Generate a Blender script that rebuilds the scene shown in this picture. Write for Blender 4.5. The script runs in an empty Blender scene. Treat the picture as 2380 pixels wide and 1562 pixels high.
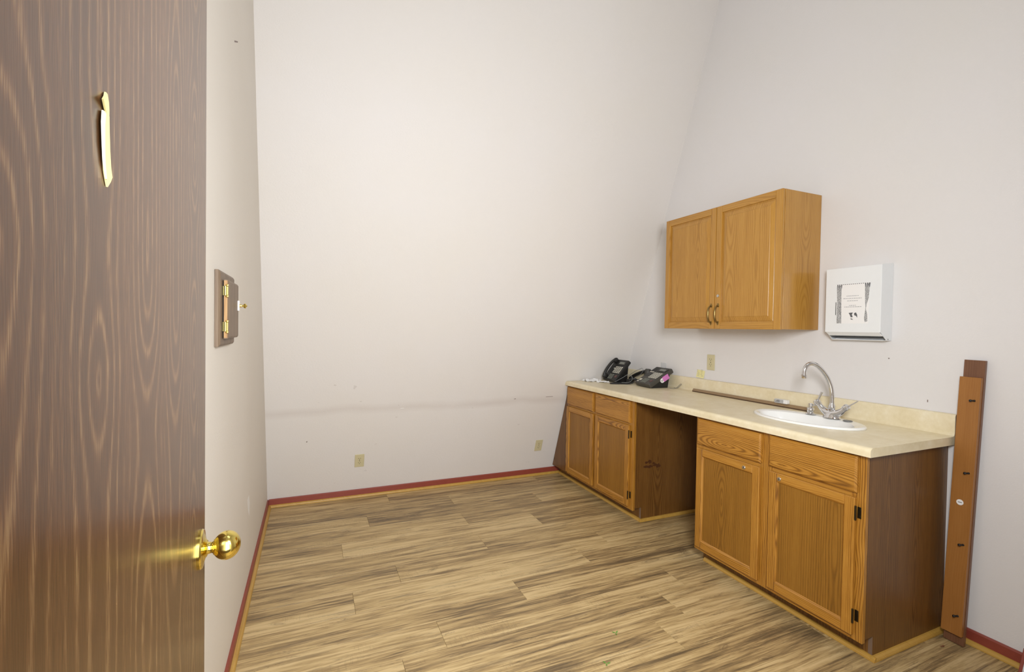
import bpy, bmesh, math, random
from mathutils import Vector, Matrix, Euler
random.seed(7)
S = bpy.context.scene
COL = S.collection
PI = math.pi

# ---------------------------------------------------------------- camera
F_PX, PITCH, YAW, ROLL, CAM_H = 1084.18, .0182, .4061, .0157, 1.3804
cy, sy = math.cos(YAW), math.sin(YAW); cp, sp = math.cos(PITCH), math.sin(PITCH); cr, sr = math.cos(ROLL), math.sin(ROLL)
e_r, e_d, e_u = Vector((cy, -sy, 0)), Vector((sy, cy, 0)), Vector((0, 0, 1))
fwd = e_d*cp - e_u*sp; up0 = e_u*cp + e_d*sp
right = e_r*cr + up0*sr; up = up0*cr - e_r*sr
cam = bpy.data.objects.new('camera', bpy.data.cameras.new('camera')); COL.objects.link(cam)
cam.data.sensor_width = 36; cam.data.sensor_fit = 'HORIZONTAL'; cam.data.lens = 36*F_PX/2380
cam.data.clip_start = .01
m = Matrix((right, up, -fwd)).transposed().to_4x4(); m.translation = (0, 0, CAM_H); cam.matrix_world = m
S.camera = cam

# ---------------------------------------------------------------- world, lamps, exposure
w = bpy.data.worlds.new('world'); S.world = w; w.use_nodes = True
w.node_tree.nodes['Background'].inputs[0].default_value = (1.0, .97, .94, 1)
w.node_tree.nodes['Background'].inputs[1].default_value = 1.0
def area(name, loc, target, sx, sy_, power, col):
    l = bpy.data.lights.new(name, 'AREA'); l.shape = 'RECTANGLE'; l.size = sx; l.size_y = sy_; l.energy = power; l.color = col
    o = bpy.data.objects.new(name, l); COL.objects.link(o); o.location = loc
    o.rotation_euler = (Vector(target)-Vector(loc)).to_track_quat('-Z', 'Y').to_euler(); return o
area('ceiling_lamp', (1.05, .85, 5.1), (1.15, 1.1, 0), 1.6, .9, 10, (.93, .98, 1))
area('doorway_daylight', (.42, -.75, 1.45), (1.2, 3, 1.3), 1.6, 2.2, 55, (.95, .98, 1))
area('photographers_softbox', (.5, .08, 1.75), (2.3, 3.2, 1.3), .5, .5, 61, (.95, .98, 1))
S.view_settings.view_transform = 'Standard'; S.view_settings.look = 'None'
S.view_settings.gamma = 1; S.view_settings.use_curve_mapping = False
S.view_settings.exposure = 0.0

# ---------------------------------------------------------------- room numbers
XL, XR, YF, YB, SL, ZC = -.2946, 2.7218, .15, 3.9308, .3534, 5.2
def bw(z): return YB - SL*z                      # back wall leans into the room
XF = XR - .61                                    # face of the base cabinets
XC = XF - .035                                   # counter front
XU = XR - .325                                   # upper cabinet face

# ---------------------------------------------------------------- materials
def lin(c):
    c = [v/255 for v in c]
    return tuple(v/12.92 if v <= .04045 else ((v+.055)/1.055)**2.4 for v in c) + (1,)
class NT:
    def __init__(s, name):
        s.m = bpy.data.materials.new(name); s.m.use_nodes = True; s.t = s.m.node_tree
        s.b = s.t.nodes['Principled BSDF']
    def n(s, typ, **kw):
        nd = s.t.nodes.new(typ)
        for k, v in kw.items(): setattr(nd, k, v)
        return nd
    def l(s, a, b): s.t.links.new(a, b)
    def val(s, sock, v):
        if isinstance(v, (int, float, tuple, list, Vector)): sock.default_value = v
        else: s.l(v, sock)
    def math(s, op, a, b=0.0, c=None, clamp=False):
        nd = s.n('ShaderNodeMath', operation=op, use_clamp=clamp); s.val(nd.inputs[0], a); s.val(nd.inputs[1], b)
        if c is not None: s.val(nd.inputs[2], c)
        return nd.outputs[0]
    def noise(s, vec, scale, detail=2, rough=.5, dist=0):
        nd = s.n('ShaderNodeTexNoise'); s.l(vec, nd.inputs['Vector']); nd.inputs['Scale'].default_value = scale
        nd.inputs['Detail'].default_value = detail; nd.inputs['Roughness'].default_value = rough; nd.inputs['Distortion'].default_value = dist
        return nd.outputs[0]
    def ramp(s, fac, stops):
        nd = s.n('ShaderNodeValToRGB'); s.l(fac, nd.inputs[0]); el = nd.color_ramp.elements
        while len(el) < len(stops): el.new(.5)
        for e, (p, c) in zip(el, stops): e.position = p; e.color = c if len(c) == 4 else lin(c)
        return nd.outputs[0]
    def mix(s, fac, a, b, typ='MIX'):
        nd = s.n('ShaderNodeMix', data_type='RGBA', blend_type=typ); s.val(nd.inputs[0], fac); s.val(nd.inputs[6], a); s.val(nd.inputs[7], b)
        return nd.outputs[2]
    def coords(s, rnd=True):
        c = s.n('ShaderNodeTexCoord').outputs['Object']
        if not rnd: return c
        r = s.n('ShaderNodeObjectInfo').outputs['Random']
        v = s.n('ShaderNodeVectorMath', operation='MULTIPLY_ADD')
        cmb = s.n('ShaderNodeCombineXYZ'); 
        for i, k in enumerate((37.0, 53.0, 71.0)): s.l(s.math('MULTIPLY', r, k), cmb.inputs[i])
        a = s.n('ShaderNodeVectorMath', operation='ADD'); s.l(c, a.inputs[0]); s.l(cmb.outputs[0], a.inputs[1]); return a.outputs[0]
    def scale(s, vec, sc):
        a = s.n('ShaderNodeVectorMath', operation='MULTIPLY'); s.l(vec, a.inputs[0]); a.inputs[1].default_value = sc; return a.outputs[0]
    def bump(s, h, strength, dist=.002):
        b = s.n('ShaderNodeBump'); b.inputs['Strength'].default_value = strength; b.inputs['Distance'].default_value = dist
        s.l(h, b.inputs['Height']); s.l(b.outputs[0], s.b.inputs['Normal'])
def plain(name, c, rough=.5, metal=0, coat=0, spec=.5, alpha=1, trans=0):
    k = NT(name); k.b.inputs['Base Color'].default_value = lin(c); k.b.inputs['Roughness'].default_value = rough
    k.b.inputs['Metallic'].default_value = metal; k.b.inputs['Coat Weight'].default_value = coat
    k.b.inputs['Specular IOR Level'].default_value = spec; k.b.inputs['Transmission Weight'].default_value = trans
    v = k.noise(k.coords(), 40, 3); f = k.mix(.06, lin(c), v, 'OVERLAY'); k.l(f, k.b.inputs['Base Color'])
    return k.m
def grain(k, v, axis, lane, spacing, slope, kz, warp):
    """plain-sawn figure: growth rings cut by a flat board, so nested Vs and long ovals run along the axis"""
    sp_ = k.n('ShaderNodeSeparateXYZ'); k.l(v, sp_.inputs[0]); o = [sp_.outputs[i] for i in range(3)]
    b = o[axis]; a = k.math('ADD', o[(axis+1) % 3], o[(axis+2) % 3])
    q = k.math('DIVIDE', a, lane); ln = k.math('FLOOR', q)
    fx = k.math('MULTIPLY', k.math('SUBTRACT', k.math('SUBTRACT', q, ln), .5), lane)
    st = [1, 1, 1]; st[axis] = .12
    fx2 = k.math('ADD', fx, k.math('MULTIPLY', k.math('SUBTRACT', k.noise(k.scale(v, st), 28, 3, .55), .5), warp))
    c = k.n('ShaderNodeCombineXYZ'); k.l(k.math('MULTIPLY', ln, 7.31), c.inputs[0]); k.l(k.math('MULTIPLY', b, kz), c.inputs[1])
    h = k.math('MULTIPLY', k.math('SUBTRACT', k.noise(c.outputs[0], 1, 1.5, .4), .5), slope)
    r = k.math('SQRT', k.math('ADD', k.math('MULTIPLY', fx2, fx2), k.math('MULTIPLY', h, h)))
    w_ = k.math('MULTIPLY_ADD', k.math('SINE', k.math('MULTIPLY', r, 6.2832/spacing)), .5, .5)
    e = k.math('DIVIDE', fx, lane/2); edge = k.math('SUBTRACT', 1, k.math('POWER', k.math('ABSOLUTE', e), 5), clamp=True)
    return w_, edge
def wood(name, axis, dark, mid, light, freq=9, rings=34, rough=.38, pore=.35, coat=0, stretch=.085, band=.5, spec=.5, lane=.19, spacing=.0085):
    k = NT(name); v = k.coords()
    st = [1, 1, 1]; st[axis] = stretch
    bands, edge = grain(k, v, axis, lane, spacing, .22, 1.3, .016)
    bands = k.math('MULTIPLY', k.math('POWER', bands, 2.0), edge)
    st2 = [1, 1, 1]; st2[axis] = .03
    n2 = k.noise(k.scale(v, tuple(st2)), 420, 2, .6)
    n3 = k.noise(k.scale(v, tuple(st)), 30, 3, .6)
    f = k.math('ADD', k.math('MULTIPLY', bands, band), k.math('MULTIPLY', n3, .55))
    f = k.math('ADD', f, k.math('MULTIPLY', k.math('SUBTRACT', n2, .5), pore*2.2))
    c = k.ramp(f, [(.12, light), (.46, mid), (.98, dark)])
    k.l(c, k.b.inputs['Base Color']); k.b.inputs['Roughness'].default_value = rough
    k.b.inputs['Coat Weight'].default_value = coat; k.b.inputs['Coat Roughness'].default_value = .15
    k.b.inputs['Specular IOR Level'].default_value = spec
    k.bump(n2, .12, .001)
    return k.m
OAK = dict(dark=(112, 70, 18), mid=(168, 114, 38), light=(188, 136, 56))
OAKF = [wood('oak_grain_%s' % 'xyz'[a], a, freq=7, rings=40, band=.55, coat=.15, **OAK) for a in range(3)]
OAKP = wood('oak_panel', 2, (98, 64, 16), (138, 93, 28), (154, 108, 38), band=.4, pore=.3, lane=.36, spacing=.011)
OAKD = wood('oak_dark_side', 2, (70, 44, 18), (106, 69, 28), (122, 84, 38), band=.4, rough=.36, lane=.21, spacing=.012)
OAKU = [wood('upper_oak_%s' % 'xyz'[a], a, (136, 92, 30), (172, 122, 44), (186, 138, 60), band=.3, pore=.3, coat=.3, rough=.32, spacing=.012) for a in range(3)]
M_board = wood('board_stain', 2, (118, 72, 30), (150, 98, 44), (162, 110, 54), band=.12, pore=.2)
M_boardback = wood('board_back', 2, (78, 48, 32), (108, 72, 50), (122, 84, 60), band=.15, pore=.2)
M_shoe = wood('shoe_moulding', 1, (148, 110, 46), (182, 140, 62), (196, 156, 76), freq=9, rings=8, band=.2, pore=.2)
M_pine = wood('wall_box_wood', 2, (76, 60, 48), (112, 93, 76), (134, 114, 92), freq=16, rings=14, band=.4, pore=.2, rough=.5)
M_pineedge = wood('wall_box_edge', 2, (140, 100, 60), (172, 130, 84), (188, 150, 100), freq=16, rings=10, band=.3, pore=.2, rough=.5)

def door_mat():
    k = NT('dark_door'); v = k.coords(False)
    sh = k.n('ShaderNodeVectorMath', operation='ADD'); k.l(v, sh.inputs[0]); sh.inputs[1].default_value = (-.505, 0, 0)
    b, edge = grain(k, sh.outputs[0], 2, .15, .017, .42, 1.5, .014)
    line = k.math('MULTIPLY', k.math('POWER', b, 3.5), edge)
    n2 = k.noise(k.scale(v, (1, 1, .05)), 560, 2, .65)
    n3 = k.noise(k.scale(v, (1, 1, .06)), 26, 3, .6)
    pores = k.math('MULTIPLY_ADD', k.math('SUBTRACT', n2, .5), 4.5, .5, clamp=True)
    plainz = k.math('SUBTRACT', 1.0, k.math('MULTIPLY', edge, .55))
    f = k.math('ADD', k.math('MULTIPLY', line, k.math('MULTIPLY_ADD', pores, .45, .25)), k.math('MULTIPLY', k.math('MULTIPLY', pores, plainz), k.math('MULTIPLY', n3, .75)))
    c = k.ramp(f, [(0, (62, 36, 14)), (.35, (86, 55, 28)), (.9, (124, 97, 64))])
    k.l(c, k.b.inputs['Base Color']); k.b.inputs['Roughness'].default_value = .36
    k.b.inputs['Coat Weight'].default_value = .45; k.b.inputs['Coat Roughness'].default_value = .22; k.b.inputs['Specular IOR Level'].default_value = .25
    k.bump(f, .12, .001); return k.m
M_door = door_mat()
def wall_mat(name, c, c2, stains=False):
    k = NT(name); v = k.coords(False)
    n = k.noise(v, 1.3, 3, .6); n2 = k.noise(v, 90, 4, .7); n3 = k.noise(v, 14, 3, .6)
    f = k.mix(k.math('MULTIPLY_ADD', n, 1.6, -.35, clamp=True), lin(c), lin(c2))
    if stains:                                   # rubbed band where chair backs touched the wall, and loose scuffs
        s = k.n('ShaderNodeSeparateXYZ'); k.l(v, s.inputs[0])
        z = k.math('MULTIPLY_ADD', k.noise(v, 2.2, 2), .09, s.outputs[2])
        d = k.math('ABSOLUTE', k.math('SUBTRACT', z, .79))
        band = k.math('SUBTRACT', 1, k.math('MULTIPLY', d, 22), clamp=True)
        band = k.math('MULTIPLY', band, k.math('MULTIPLY', k.noise(v, 1.7, 3), .34))
        f = k.mix(band, f, lin((168, 150, 140)))
        sc = k.math('GREATER_THAN', k.noise(k.scale(v, (1, 1, 2.2)), 11, 2), .745)
        low = k.math('LESS_THAN', s.outputs[2], 1.0)
        f = k.mix(k.math('MULTIPLY', k.math('MULTIPLY', sc, low), .22), f, lin((150, 134, 126)))
    k.l(f, k.b.inputs['Base Color']); k.b.inputs['Roughness'].default_value = .55; k.b.inputs['Specular IOR Level'].default_value = .3
    k.bump(k.math('ADD', n2, k.math('MULTIPLY', n3, .8)), .22, .003); return k.m
M_wallb = wall_mat('painted_wall_back', (225, 221, 219), (224, 219, 213), True)
M_wallr = wall_mat('painted_wall_right', (227, 224, 225), (225, 222, 219))
M_walll = wall_mat('painted_wall_left', (225, 219, 210), (220, 213, 202))
M_ceil = wall_mat('painted_ceiling', (232, 228, 222), (230, 226, 218))
def floor_mat():
    k = NT('laminate_plank'); v = k.coords(); vl = k.coords(False)
    warp = k.noise(k.scale(v, (1, 3, 1)), 2.2, 2)
    cmb = k.n('ShaderNodeCombineXYZ'); k.l(k.math('MULTIPLY', warp, .022), cmb.inputs[1])
    a = k.n('ShaderNodeVectorMath', operation='ADD'); k.l(v, a.inputs[0]); k.l(cmb.outputs[0], a.inputs[1]); v2 = a.outputs[0]
    s1 = k.noise(k.scale(v2, (.06, 1, 1)), 21, 3, .55, .3)
    s3 = k.noise(k.scale(v2, (.05, 1, 1)), 66, 5, .68)
    s2 = k.noise(k.scale(v2, (.04, 1, 1)), 170, 3, .6)
    sx = k.n('ShaderNodeSeparateXYZ'); k.l(vl, sx.inputs[0])
    half = k.math('FLOOR', k.math('DIVIDE', sx.outputs[1], .0978))       # each plank is printed as two strips
    rnd_ = k.n('ShaderNodeObjectInfo').outputs['Random']
    wn = k.n('ShaderNodeTexWhiteNoise', noise_dimensions='2D'); c2 = k.n('ShaderNodeCombineXYZ')
    k.l(k.math('MULTIPLY', rnd_, 91.7), c2.inputs[0]); k.l(half, c2.inputs[1]); k.l(c2.outputs[0], wn.inputs[0])
    f = k.math('ADD', k.math('MULTIPLY', s1, .42), k.math('MULTIPLY', s3, .62))
    f = k.math('ADD', f, k.math('MULTIPLY', s2, .34))
    f = k.math('ADD', f, k.math('MULTIPLY', k.math('SUBTRACT', wn.outputs[0], .5), .13))
    c = k.ramp(k.math('SUBTRACT', f, .19), [(.34, (108, 90, 64)), (.43, (150, 125, 86)), (.51, (180, 153, 106)), (.62, (206, 180, 132))])
    acc = k.noise(k.scale(v2, (.06, 1, 1)), 40, 5, .62, .5)
    am = k.math('MULTIPLY', k.math('MULTIPLY', k.math('SUBTRACT', acc, .56), 7, clamp=True), k.math('MULTIPLY_ADD', s3, 2.4, -.5, clamp=True))
    c = k.mix(k.math('MULTIPLY', am, .7), c, lin((92, 78, 62)))
    thin = k.math('SUBTRACT', 1, k.math('MULTIPLY', k.math('ABSOLUTE', k.math('SUBTRACT', acc, .585)), 90), clamp=True)
    c = k.mix(k.math('MULTIPLY', thin, .55), c, lin((70, 55, 40)))
    kn = k.noise(k.scale(v2, (.3, 1, 1)), 7, 2, .5, 1.2)
    knot = k.math('SUBTRACT', k.math('MULTIPLY', kn, 10), 6.3, clamp=True)
    rg = k.math('MULTIPLY_ADD', k.math('SINE', k.math('MULTIPLY', kn, 190)), .2, .4)
    c = k.mix(k.math('MULTIPLY', knot, rg), c, lin((78, 62, 48)))
    sw = k.math('GREATER_THAN', k.noise(k.scale(v, (1, .08, 1)), 260, 2), .58)     # fine saw marks across the grain
    swm = k.math('MULTIPLY', sw, k.math('GREATER_THAN', k.noise(k.scale(v, (.5, 1, 1)), 6, 2), .60))
    c = k.mix(k.math('MULTIPLY', swm, .16), c, lin((96, 80, 60)))
    k.l(c, k.b.inputs['Base Color']); k.b.inputs['Roughness'].default_value = .42
    k.b.inputs['Specular IOR Level'].default_value = .4
    k.bump(s3, .12, .001); return k.m
M_plank = floor_mat()
def lam():
    k = NT('beige_laminate'); v = k.coords(False)
    n = k.noise(v, 11, 5, .7); n2 = k.noise(v, 60, 3)
    f = k.ramp(k.math('ADD', k.math('MULTIPLY', n, .8), k.math('MULTIPLY', n2, .2)), [(.35, (222, 207, 170)), (.55, (231, 218, 186)), (.7, (238, 228, 202))])
    k.l(f, k.b.inputs['Base Color']); k.b.inputs['Roughness'].default_value = .33; return k.m
M_lam = lam()
M_red = plain('maroon_paint', (140, 64, 50), .4)
M_under = plain('dark_gap', (60, 46, 34), .8)
M_brass = plain('polished_brass', (236, 214, 118), .12, 1)
M_brassd = plain('hinge_brass', (186, 176, 116), .42, 1)
M_bronze = plain('antique_bronze', (64, 54, 36), .4, .8)
M_antq = plain('antique_brass', (146, 124, 78), .3, 1)
M_chrome = plain('chrome', (222, 222, 224), .1, 1)
M_steel = plain('lock_steel', (206, 204, 198), .25, 1)
M_porc = plain('white_porcelain', (242, 241, 238), .12, coat=.5)
M_white = plain('white_enamel', (232, 234, 235), .3)
M_ivory = plain('ivory_plastic', (206, 196, 158), .4)
M_slot = plain('outlet_slot', (70, 62, 44), .6)
M_black = plain('black_plastic', (34, 33, 32), .42)
M_blackd = plain('dark_plastic', (20, 20, 20), .5)
M_greyp = plain('charcoal_plastic', (66, 63, 58), .45)
M_lcd = plain('grey_lcd', (118, 120, 112), .2)
M_key = plain('pale_key', (214, 210, 196), .5)
M_keyd = plain('grey_key', (120, 122, 112), .5)
M_cord = plain('black_cord', (38, 38, 38), .45)
M_cordg = plain('grey_cord', (112, 114, 112), .45)
M_paper = plain('white_paper', (238, 237, 236), .7)
M_copy = plain('photocopy_grey', (178, 178, 178), .8)
M_ink = plain('grey_ink', (96, 96, 98), .8)
M_inkl = plain('faint_ink', (170, 170, 172), .8)
M_note = plain('yellow_note', (236, 228, 168), .7)
M_pink = plain('pink_tag', (206, 122, 190), .6)
M_strip = plain('brown_trim_strip', (150, 124, 92), .45)
M_stripd = plain('dark_trim_edge', (78, 54, 34), .5)
M_raw = plain('particleboard', (122, 100, 82), .8)
M_tape = plain('yellow_adhesive', (238, 224, 160), .45)
M_tapel = plain('adhesive_highlight', (246, 240, 214), .4)
M_leaf = plain('green_leaf', (98, 150, 60), .5)
M_pad = plain('grey_rubber', (128, 126, 122), .5)
M_clear = plain('clear_plastic', (240, 240, 240), .2, trans=.35)
M_tan = plain('dried_leaf', (120, 74, 44), .7)

# ---------------------------------------------------------------- mesh helpers
class MB:
    def __init__(s): s.bm = bmesh.new(); s.mi = 0
    def _tag(s, faces):
        for f in faces: f.material_index = s.mi
    def box(s, a, b, bev=0, seg=1, mi=None, M=None):
        if mi is not None: s.mi = mi
        a, b = [min(p, q) for p, q in zip(a, b)], [max(p, q) for p, q in zip(a, b)]
        r = bmesh.ops.create_cube(s.bm, size=1)
        vs = r['verts']
        for v in vs: v.co = Vector([a[i]+(v.co[i]+.5)*(b[i]-a[i]) for i in range(3)])
        fs = list({f for v in vs for f in v.link_faces}); s._tag(fs)
        if bev:
            es = list({e for v in vs for e in v.link_edges})
            q = bmesh.ops.bevel(s.bm, geom=es, offset=min(bev, .49*min(b[i]-a[i] for i in range(3))), segments=seg, affect='EDGES', profile=.5)
            s._tag(q['faces']); vs = list({v for f in q['faces'] for v in f.verts} | {v for v in vs if v.is_valid})
        if M is not None:
            for v in vs: v.co = M @ v.co
        return s
    def prism(s, pts, vec, mi=None):               # polygon (3-D points) extruded by vec
        if mi is not None: s.mi = mi
        vec = Vector(vec); A = [s.bm.verts.new(p) for p in pts]; B = [s.bm.verts.new(Vector(p)+vec) for p in pts]
        n = len(pts); fs = [s.bm.faces.new(A), s.bm.faces.new(B[::-1])]
        for i in range(n): fs.append(s.bm.faces.new((A[i], B[i], B[(i+1) % n], A[(i+1) % n])))
        s._tag(fs); return s
    def rings(s, rings, cap0=True, cap1=True, closed=True, mi=None):
        if mi is not None: s.mi = mi
        R = [[s.bm.verts.new(p) for p in r] for r in rings]; n = len(R[0]); fs = []
        for a, b in zip(R[:-1], R[1:]):
            for i in range(n if closed else n-1): fs.append(s.bm.faces.new((a[i], a[(i+1) % n], b[(i+1) % n], b[i])))
        if cap0: fs.append(s.bm.faces.new(R[0][::-1]))
        if cap1: fs.append(s.bm.faces.new(R[-1]))
        s._tag(fs); return s
    def lathe(s, prof, base=(0, 0, 0), axis=(0, 0, 1), n=24, mi=None):   # prof: (radius, height)
        q = Vector((0, 0, 1)).rotation_difference(Vector(axis)).to_matrix(); base = Vector(base)
        R = [[base + q @ Vector((max(r, 1e-4)*math.cos(2*PI*i/n), max(r, 1e-4)*math.sin(2*PI*i/n), h)) for i in range(n)] for r, h in prof]
        return s.rings(R, mi=mi)
    def tube(s, pts, r, n=10, mi=None, smooth=0):
        pts = [Vector(p) for p in pts]
        if smooth:                                 # Catmull-Rom
            P = [pts[0]*2-pts[1]] + pts + [pts[-1]*2-pts[-2]]; out = []
            for i in range(1, len(P)-2):
                for k in range(smooth):
                    t = k/smooth; a, b, c, d = P[i-1], P[i], P[i+1], P[i+2]
                    out.append(.5*((2*b)+(c-a)*t+(2*a-5*b+4*c-d)*t*t+(3*b-a-3*c+d)*t**3))
            pts = out+[pts[-1]]
        rr = r if callable(r) else (lambda t: r)
        T = [(pts[min(i+1, len(pts)-1)]-pts[max(i-1, 0)]).normalized() for i in range(len(pts))]
        u = T[0].orthogonal().normalized(); R = []
        for i, p in enumerate(pts):
            u = (u - T[i]*u.dot(T[i])).normalized(); v = T[i].cross(u); q = rr(i/(len(pts)-1))
            R.append([p + (u*math.cos(2*PI*k/n)+v*math.sin(2*PI*k/n))*q for k in range(n)])
        return s.rings(R, mi=mi)
    def build(s, name, mats, parent=None, shift=None, smooth=False):
        bmesh.ops.recalc_face_normals(s.bm, faces=s.bm.faces)
        if shift is not None:
            for v in s.bm.verts: v.co -= Vector(shift)
        me = bpy.data.meshes.new(name); s.bm.to_mesh(me); s.bm.free()
        for mm in (mats if isinstance(mats, (list, tuple)) else [mats]): me.materials.append(mm)
        if smooth:
            for p in me.polygons: p.use_smooth = True
            try: me.set_sharp_from_angle(angle=math.radians(38))
            except Exception: pass
        o = bpy.data.objects.new(name, me); COL.objects.link(o)
        if parent is not None: o.parent = parent
        return o
ORG = {}
def thing(name, label, cat, loc=(0, 0, 0), M=None, group=None):
    o = bpy.data.objects.new(name, None); COL.objects.link(o); o.empty_display_size = .05
    if M is not None: o.matrix_world = M
    else: o.location = loc
    o['label'] = label; o['category'] = cat
    if group: o['group'] = group
    ORG[o] = Vector(loc); return o
def tag(o, label, cat, group=None):
    o['label'] = label; o['category'] = cat
    if group: o['group'] = group
    return o
def part(mb, name, mats, parent, root=None, smooth=False, label=None):   # mb in world coordinates, root = unrotated Empty
    o = mb.build(name, mats, parent, ORG.get(root) if root is not None else None, smooth)
    if label: o['label'] = label
    return o
def struct(o): o['kind'] = 'structure'; return o
def basis(x, y, z, o):
    M = Matrix((Vector(x).normalized(), Vector(y).normalized(), Vector(z).normalized())).transposed().to_4x4(); M.translation = o; return M

# ---------------------------------------------------------------- room shell
fl = struct(MB().box((XL-.1, -1.2, -.06), (XR+.1, YB+.1, -.012)).build('floor', M_under))
struct(MB().box((XL-.12, -.0, 0-.012), (XL, YB+.1, ZC)).build('wall_left', M_walll))
struct(MB().box((XR, -.0, -.012), (XR+.12, YB+.1, ZC)).build('wall_right', M_wallr))
struct(MB().prism([(XL, YB+.004, -.012), (XL, bw(ZC), ZC), (XL, bw(ZC)+.12, ZC), (XL, YB+.124, -.012)], (XR-XL, 0, 0)).build('wall_back', M_wallb))
DX0, DX1 = -.165, .79
wf = MB().box((XL, .03, -.012), (DX0, YF, ZC)).box((DX1, .03, -.012), (XR, YF, ZC)).box((DX0, .03, 2.08), (DX1, YF, ZC))
struct(wf.build('wall_front', M_wallr))
struct(MB().box((XL-.1, -.0, ZC), (XR+.1, YB+.1, ZC+.1)).build('ceiling', M_ceil))

# floor planks: rows run along the back wall, measured joints
PW, PL, Y0 = .1955, 1.325, 1.53
joint = {0: 1.50, 1: .355, 2: .546, 3: 1.017, 4: .204, 5: .453, 6: 1.022, 7: .182, 8: 1.023, 9: .377, 10: 1.032, 11: .572, -1: .83, -2: 1.21}
shared = {}
for k in range(-8, 13):
    y0 = Y0 + k*PW; y1 = min(y0+PW, YB)
    if y1-y0 < .02: continue
    j = joint.get(k, random.uniform(0, PL)) - 3*PL
    while j < XR:
        a, b = max(j, XL), min(j+PL, XR); j += PL
        if b-a < .02: continue
        key = (round(b-a, 3), round(y1-y0, 3))
        if key not in shared:
            L, W, g = b-a-.0006, y1-y0-.0006, .0006
            mb = MB().prism([(0, 0, -.011), (L, 0, -.011), (L, W, -.011), (0, W, -.011)], (0, 0, .0105-g))
            # eased upper edge
            mb.rings([[(0, 0, -g-.0005), (L, 0, -g-.0005), (L, W, -g-.0005), (0, W, -g-.0005)], [(g, g, 0), (L-g, g, 0), (L-g, W-g, 0), (g, W-g, 0)]], cap0=False)
            o = mb.build('plank', M_plank, fl); shared[key] = o.data
        else:
            o = bpy.data.objects.new('plank', shared[key]); COL.objects.link(o); o.parent = fl
        o.location = (a+.0003, y0+.0003, 0)

# baseboards (maroon) with ochre shoe moulding
def baseboard(name, a, b, inward, zt=.058, lean=0):
    a, b, n = Vector(a), Vector(b), Vector(inward)
    t = .011
    mb = MB()
    prof = [(0, .0005), (t, .0005), (t, zt-.006), (t-.004, zt), (0, zt)]
    mb.prism([a + n*(d - lean*h*0) + Vector((0, 0, h)) for d, h in prof], b-a)
    o = struct(mb.build(name, M_red))
    sh = [(t, .0008), (t+.016, .0008), (t+.0155, .007), (t+.012, .014), (t+.006, .019), (t, .020)]
    q = MB().prism([a + n*d + Vector((0, 0, h)) for d, h in sh], b-a).build('shoe_moulding', M_shoe, o)
    return o
baseboard('baseboard_back', (XL+.0115, YB-.021, 0), (XF+.075, YB-.021, 0), (0, -1, 0), .062)
baseboard('baseboard_left', (XL, .16, 0), (XL, YB-.022, 0), (1, 0, 0))
baseboard('baseboard_right', (XR, .2, 0), (XR, 1.155, 0), (-1, 0, 0), .064)

# ---------------------------------------------------------------- door (open into the room, seen from the doorway)
TH = math.radians(3)
dd = Vector((math.sin(TH), -math.cos(TH), 0)); dn = Vector((math.cos(TH), math.sin(TH), 0))
E0 = Vector((-.18606, 1.0512, 0))
MD = basis(dd, -dn.cross(Vector((0, 0, 1))) if False else Vector((0, 0, 1)).cross(dd), (0, 0, 1), E0)   # local x to the hinge, z up
ysg = 1 if (MD.to_3x3() @ Vector((0, 1, 0))).dot(dn) > 0 else -1       # which local y faces the doorway
door = MB().box((0, 0, .012), (.914, -ysg*.04, 2.045), .0012).build('door_1', M_door)
door.matrix_world = MD; struct(door)
KX, KZ = .0685, .973
def dp(mb, name, mat, label=None, smooth=True):
    o = mb.build(name, mat, door, smooth=smooth)
    if label: o['label'] = label
    return o
ax = (0, ysg, 0)
kb = (KX, 0, KZ)
dp(MB().lathe([(.0345, 0), (.0345, .004), (.0325, .0065), (.026, .0075), (.0165, .010), (.0135, .0125)], kb, ax, 40), 'rosette', M_brass)
nk = dp(MB().lathe([(.0135, .010), (.0105, .014), (.0095, .019), (.0105, .0215), (.0135, .023), (.0135, .0245)], kb, ax, 32), 'knob_neck', M_brass)
prof = [(.0135, .0225)] + [(.0255*math.sin(t), .0425-.0225*math.cos(t)) for t in [.5+i*(PI-.5)/14 for i in range(15)]]
dp(MB().lathe(prof, kb, ax, 40), 'knob', M_brass)
dp(MB().box((-.0015, -ysg*.008, KZ-.029), (.002, -ysg*.033, KZ+.029)), 'latch_plate', M_brass, smooth=False)
# torn adhesive remnant, curled off the face
def strip3(rows, mat, name, label):
    mb = MB(); R = []
    for z, x0, x1, lift0, lift1 in rows:
        R.append([(x0, ysg*(lift0+.0004), z), (x1, ysg*(lift1+.0004), z), (x1, ysg*(lift1+.0016), z), (x0, ysg*(lift0+.0016), z)])
    mb.rings(R); return dp(mb, name, mat, label, False)
strip3([(1.4908, .5655, .5650, 0, 0), (1.497, .5700, .5575, 0, 0), (1.5019, .5735, .5532, .0003, 0), (1.509, .5760, .5565, .0006, 0), (1.522, .5790, .5590, .001, 0), (1.538, .5805, .5605, .001, 0), (1.5475, .578, .5610, .0006, 0), (1.5500, .572, .5610, .0003, 0)], M_tape, 'adhesive_strip', 'torn yellow adhesive strip')
strip3([(1.496, .5708, .5690, .0008, .0006), (1.509, .5775, .5735, .0010, .0008), (1.522, .5808, .5750, .0014, .001), (1.538, .5822, .5750, .0014, .001), (1.548, .5792, .5720, .001, .0008)], M_tapel, 'curl_highlight', 'curled edge of the torn strip, its highlight painted pale')  # highlight along the curl, painted as a paler strip
strip3([(1.5490, .5660, .5615, .0002, 0), (1.5520, .5730, .5612, .0006, 0), (1.5555, .5828, .5612, .002, 0), (1.561, .575, .5622, .001, 0), (1.5664, .5695, .5655, 0, 0)], M_tape, 'adhesive_scrap', 'small yellow scrap above the strip')

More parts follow.
